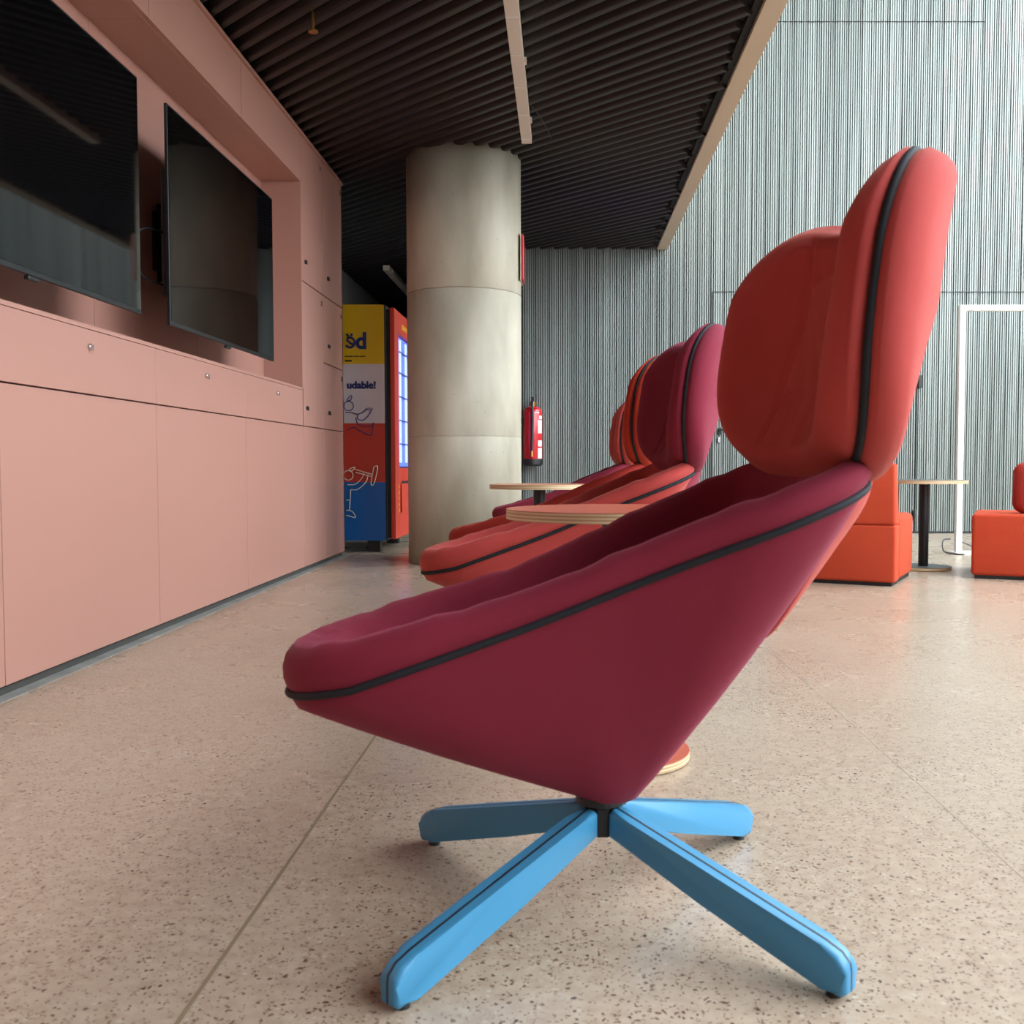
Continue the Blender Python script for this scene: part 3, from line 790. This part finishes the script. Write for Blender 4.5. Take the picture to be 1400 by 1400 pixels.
# ------------------------------------------------------------------ orange sofas
def softbox(x0, x1, y0, y1, z0, z1, r=.025):
    bm = BM(); box(bm, x0, x1, y0, y1, z0, z1, bev=r, seg=4); return bm
s1 = thing('sofa_module', 'orange sofa module seen from behind, left of the grey-topped table', 'sofa', (1.753, 5.39, 0), R_(-27), 'orange sofa modules')
obj('plinth', boxes((-.68, -.02, .02, .62, 0, .022)), M_BLACK, s1)
obj('base', softbox(-.70, 0, 0, .13, .02, .325, .014), F_SOFA, s1, smooth=True)
obj('seat', softbox(-.70, .0, .131, .62, .02, .37, .03), F_SOFA, s1, smooth=True)
bm = softbox(-.70, -.002, 0, .13, .326, .655, .016)
for v in bm.verts:
    k = max(0, (v.co.z-.42)/.235); v.co.y += .045*k*k if v.co.y < .065 else 0; v.co.x -= .012*k*k if v.co.x > -.1 else 0
obj('backrest', bm, F_SOFA, s1, smooth=True)
s2_ = thing('sofa_module', 'orange sofa module with a rounded back cushion at the right frame edge', 'sofa', (2.318, 5.80, 0), R_(-24), 'orange sofa modules')
obj('plinth', boxes((.02, .98, .02, .62, 0, .022)), M_BLACK, s2_)
obj('seat', softbox(0, 1.0, 0, .64, .02, .368, .02), F_SOFA, s2_, smooth=True)
bm = softbox(.20, .95, .12, .28, .369, .66, .05)
for v in bm.verts:
    k = (v.co.z-.51)/.145; v.co.x += (.018*k*k if v.co.x < .5 else -.018*k*k)
obj('back_cushion', bm, F_RUST, s2_, smooth=True)

# ------------------------------------------------------------------ white metal frame
wf = thing('metal_frame', 'tall white rectangular metal frame standing on the floor before the ribbed wall', 'frame', (2.868, 7.42, 0))
obj('post', boxes((-.022, .022, -.022, .022, .012, 1.79), bev=.002), M_WHITE, wf)
obj('post', boxes((1.05, 1.094, -.022, .022, .012, 1.79), bev=.002), M_WHITE, wf)
obj('top_bar', boxes((.022, 1.05, -.022, .022, 1.75, 1.79), bev=.002), M_WHITE, wf)
obj('foot_plate', boxes((-.04, .16, -.11, .11, 0, .012), bev=.002), M_WHITE, wf); obj('foot_plate', boxes((.93, 1.13, -.11, .11, 0, .012), bev=.002), M_WHITE, wf)
bm = BM(); tube(bm, bez([(2.85, 7.52, .10), (2.79, 7.5, .09), (2.765, 7.42, .02), (2.80, 7.33, .006), (2.86, 7.28, .006)], 8), .005, 6)
tube(bm, bez([(2.88, 7.50, .10), (2.95, 7.5, .07), (3.05, 7.5, .03), (3.2, 7.55, .006), (3.5, 7.5, .006)], 8), .005, 6)
tag(obj('power_cable', bm, M_BLACK), 'black cable looped around the foot of the white metal frame', 'cable')

# ------------------------------------------------------------------ atrium shell out of frame, daylight
bm = BM()
for y0 in (-6.9, -3.6, -.3, 3.0, 6.3, 9.5):
    box(bm, 8.0, 8.2, y0, y0+.15, 0, 7)
for z0 in (0, 2.3, 4.6, 6.8): box(bm, 8.0, 8.2, -7, 9.6, z0, z0+.2)
obj('window_1', bm, M_WHITE, kind='structure')
bm = BM(); box(bm, 8.0, 8.2, -7, 9.6, 0, 1.9); obj('wall_right', bm, M_GREY, kind='structure')
bm = BM(); box(bm, .9, 8.2, YN, WY+.2, 7.0, 7.2)
bm2 = BM()
box(bm2, .9, 4.6, -5, WY+.2, 7.0, 7.25)
bm.free(); obj('ceiling', bm2, M_WHITE, kind='structure')  # unseen atrium roof, partly closed so daylight comes mainly from the right
bm = BM(); box(bm, -2.47, 4.0, -5.2, -5.0, 0, 7); box(bm, 4.0, 8.2, -5.2, -5.0, 0, 1.5)
obj('wall_rear_unseen', bm, M_RIBDARK, kind='structure')  # unseen wall added behind the camera, dark to cut frontal light

w = bpy.data.worlds.new('daylight'); SCN.world = w; w.use_nodes = True
bg = w.node_tree.nodes['Background']; bg.inputs[0].default_value = (.83, .92, 1, 1); bg.inputs[1].default_value = 8.6

# ------------------------------------------------------------------ camera
cd = bpy.data.cameras.new('camera'); cam = bpy.data.objects.new('camera', cd); C.objects.link(cam)
cam.location = (0, 0, .65); pit = math.atan(65.5/1400)
cam.rotation_euler = (PI/2-pit, 0, 0)
cd.sensor_width = 24; cd.sensor_height = 24; cd.lens = 24; cd.shift_x = -.05; cd.shift_y = 0
cd.clip_start = .05
cd.dof.use_dof = True; cd.dof.focus_distance = 4.5; cd.dof.aperture_fstop = 8.0
SCN.camera = cam
vs = SCN.view_settings; vs.view_transform = 'Standard'; vs.look = 'None'; vs.exposure = .17; vs.gamma = 1; vs.use_curve_mapping = False
